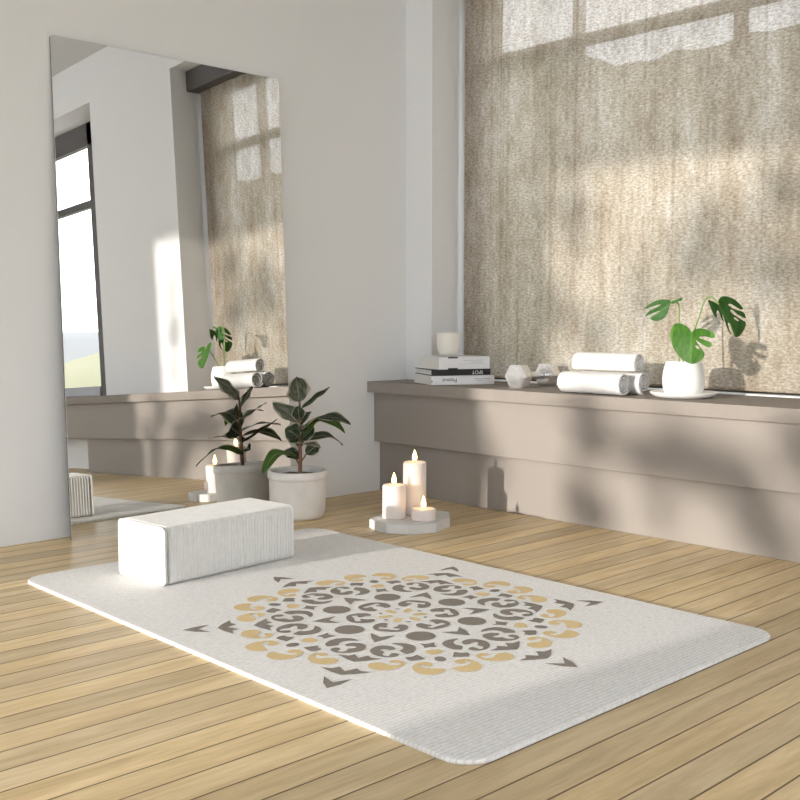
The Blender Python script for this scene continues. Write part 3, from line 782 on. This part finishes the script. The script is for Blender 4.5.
# folded far half of the left leaf
lf2 = sm([(228, 90), (240, 72), (265, 66), (300, 50), (312, 56), (300, 74), (270, 80), (245, 96), (228, 90)], 3)[:-1]
mleaf(lf2, [], lambda x, z: -.03 - .6 * (x + .06), ((228, 86), (310, 55)), M['monstera_dark'])
def stalk(pts, r=.0038):
    bm = bmesh.new(); tube(bm, catmull(pts, 5), r, 8); obj('leaf_stalk', bm, M['green_stem'], mon, smooth=60)
def m3(x, y, w_): a = mp_(x, y); return (a[0], w_, a[1])
stalk([(.02, .0, .115), m3(400, 290, .01), m3(430, 190, .02), m3(460, 85, .02), m3(490, 45, .0), m3(525, 55, -.02), m3(562, 100, -.045)])
stalk([(-.02, .0, .115), m3(290, 350, .01), m3(286, 230, .015), m3(286, 130, .01), m3(278, 92, .005), m3(255, 76, -.01), m3(230, 86, -.028)])
stalk([(-.005, -.03, .115), m3(330, 440, -.055), m3(350, 350, -.085), m3(366, 300, -.105), m3(378, 300, -.125)])

# ------------------------------------------------------------------ outside: tree that shades the rear window, hedge behind the blind
random.seed(5)
YT = -6.0
tree = thing('garden_tree', 'leafy garden tree standing outside the rear window', 'tree', (-5.6, YT, -2.0))
def to_tree(x, z, y):
    k = (YT - y) / SUN_DIR.y
    return (x + SUN_DIR.x * k, z + SUN_DIR.z * k)
blobs = [  # x, z on the lit surface, its y, spread x, spread z, leaves
    (-2.96, .47, 4.06, .07, .10, 40), (-2.62, .40, 4.06, .09, .08, 50), (-2.42, .37, 4.06, .12, .07, 75), (-2.24, .345, 4.06, .09, .055, 40), (-2.14, .20, 4.1, .05, .10, 40), (-2.06, .08, 4.1, .06, .06, 30),
    (-3.00, .07, 4.1, .08, .06, 35), (-3.68, .33, 4.06, .05, .06, 25), (-1.93, .46, 4.06, .05, .09, 30), (-2.6, .14, 4.1, .05, .04, 10),
    (-3.47, 1.55, 4.56, .05, .14, 35), (-2.68, 1.38, 4.56, .13, .13, 50), (-2.26, 1.60, 4.56, .09, .08, 45), (-2.32, 1.24, 4.56, .10, .09, 40),
    (-3.74, 1.66, 4.56, .10, .14, 60), (-3.84, 1.35, 4.56, .06, .2, 32), (-3.94, 1.05, 4.56, .08, .25, 40), (-3.05, 1.13, 4.56, .08, .08, 16), (-3.30, .95, 4.56, .08, .07, 16), (-2.74, 1.28, 4.56, .06, .10, 20),
    (-3.6, 1.05, 4.56, .06, .2, 20), (-3.97, 1.75, 4.56, .12, .15, 40), (-1.75, .2, 4.1, .10, .18, 50), (-1.78, 1.1, 4.32, .05, .3, 30)]
bm = bmesh.new(); bmb = bmesh.new()
tx, tz = -5.6, -2.0
tube(bmb, catmull([(0, 0, 0), (.05, 0, 1.2), (-.05, .05, 2.6), (.1, 0, 3.8), (.25, 0, 5.2)], 4), [.16 - .007 * i for i in range(17)], 10)
for (x, z, y, sx_, sz_, n) in blobs:
    sx_ *= .72; sz_ *= .72
    cx_, cz_ = to_tree(x, z, y)
    for i in range(n):
        px = cx_ + random.gauss(0, sx_); pz = cz_ + random.gauss(0, sz_); py = random.uniform(-.5, .5)
        l_ = random.uniform(.06, .10); wv = l_ * .45
        q = Matrix.Rotation(random.uniform(0, 6.28), 3, 'Y') @ Matrix.Rotation(random.uniform(-.8, .8), 3, 'X') @ Matrix.Rotation(random.uniform(-.8, .8), 3, 'Z')
        vs = [bm.verts.new(Vector((px - tx, py, pz - tz)) + q @ Vector(c_)) for c_ in ((-l_, 0, 0), (-.2 * l_, 0, -wv), (l_, 0, 0), (-.2 * l_, 0, wv))]
        bm.faces.new(vs)
# upper crown well above the window and to its left
for i in range(1500):
    a = random.uniform(0, 6.28); px = -.3 + .9 * cos(a) * random.random() ** .5; pz = 5.9 + .55 * random.gauss(0, .6); py = random.gauss(0, .6)
    if pz < 5.55: pz = 5.55 + random.random() * .8
    l_ = random.uniform(.07, .12); wv = l_ * .45
    q = Matrix.Rotation(random.uniform(0, 6.28), 3, 'Y') @ Matrix.Rotation(random.uniform(-.8, .8), 3, 'X')
    vs = [bm.verts.new(Vector((px, py, pz)) + q @ Vector(c_)) for c_ in ((-l_, 0, 0), (-.2 * l_, 0, -wv), (l_, 0, 0), (-.2 * l_, 0, wv))]
    bm.faces.new(vs)
obj('foliage', bm, M['tree_leaf'], tree)
obj('trunk', bmb, M['bark'], tree, smooth=60)

# hedge a little beyond the niche window
bm = bmesh.new(); nx, nz = 60, 24
rows = []
for k in range(nz + 1):
    rows.append([])
    for i in range(nx + 1):
        x = -9.5 + 12.5 * i / nx; top = 3.15 + .30 * max(0, min(1, (-5.5 - x) / .4)) + .10 * mnoise.noise(Vector((x * 3.1, 0, 2))) + .06 * mnoise.noise(Vector((x * 9, 3, 2)))
        z = -3 + (top + 3) * k / nz
        rows[-1].append(bm.verts.new((x, 7.5 + .08 * mnoise.noise(Vector((x * 6, z * 6, 1))) , z)))
for a, b in zip(rows, rows[1:]):
    for i in range(nx): bm.faces.new((a[i], a[i + 1], b[i + 1], b[i]))
ext = bmesh.ops.extrude_face_region(bm, geom=bm.faces[:])
for v in [g for g in ext['geom'] if isinstance(g, bmesh.types.BMVert)]: v.co.y += .5
bmesh.ops.recalc_face_normals(bm, faces=bm.faces)
tag(obj('hedge', bm, M['hedge'], smooth=60), 'tall dark hedge outside behind the blind', 'hedge')
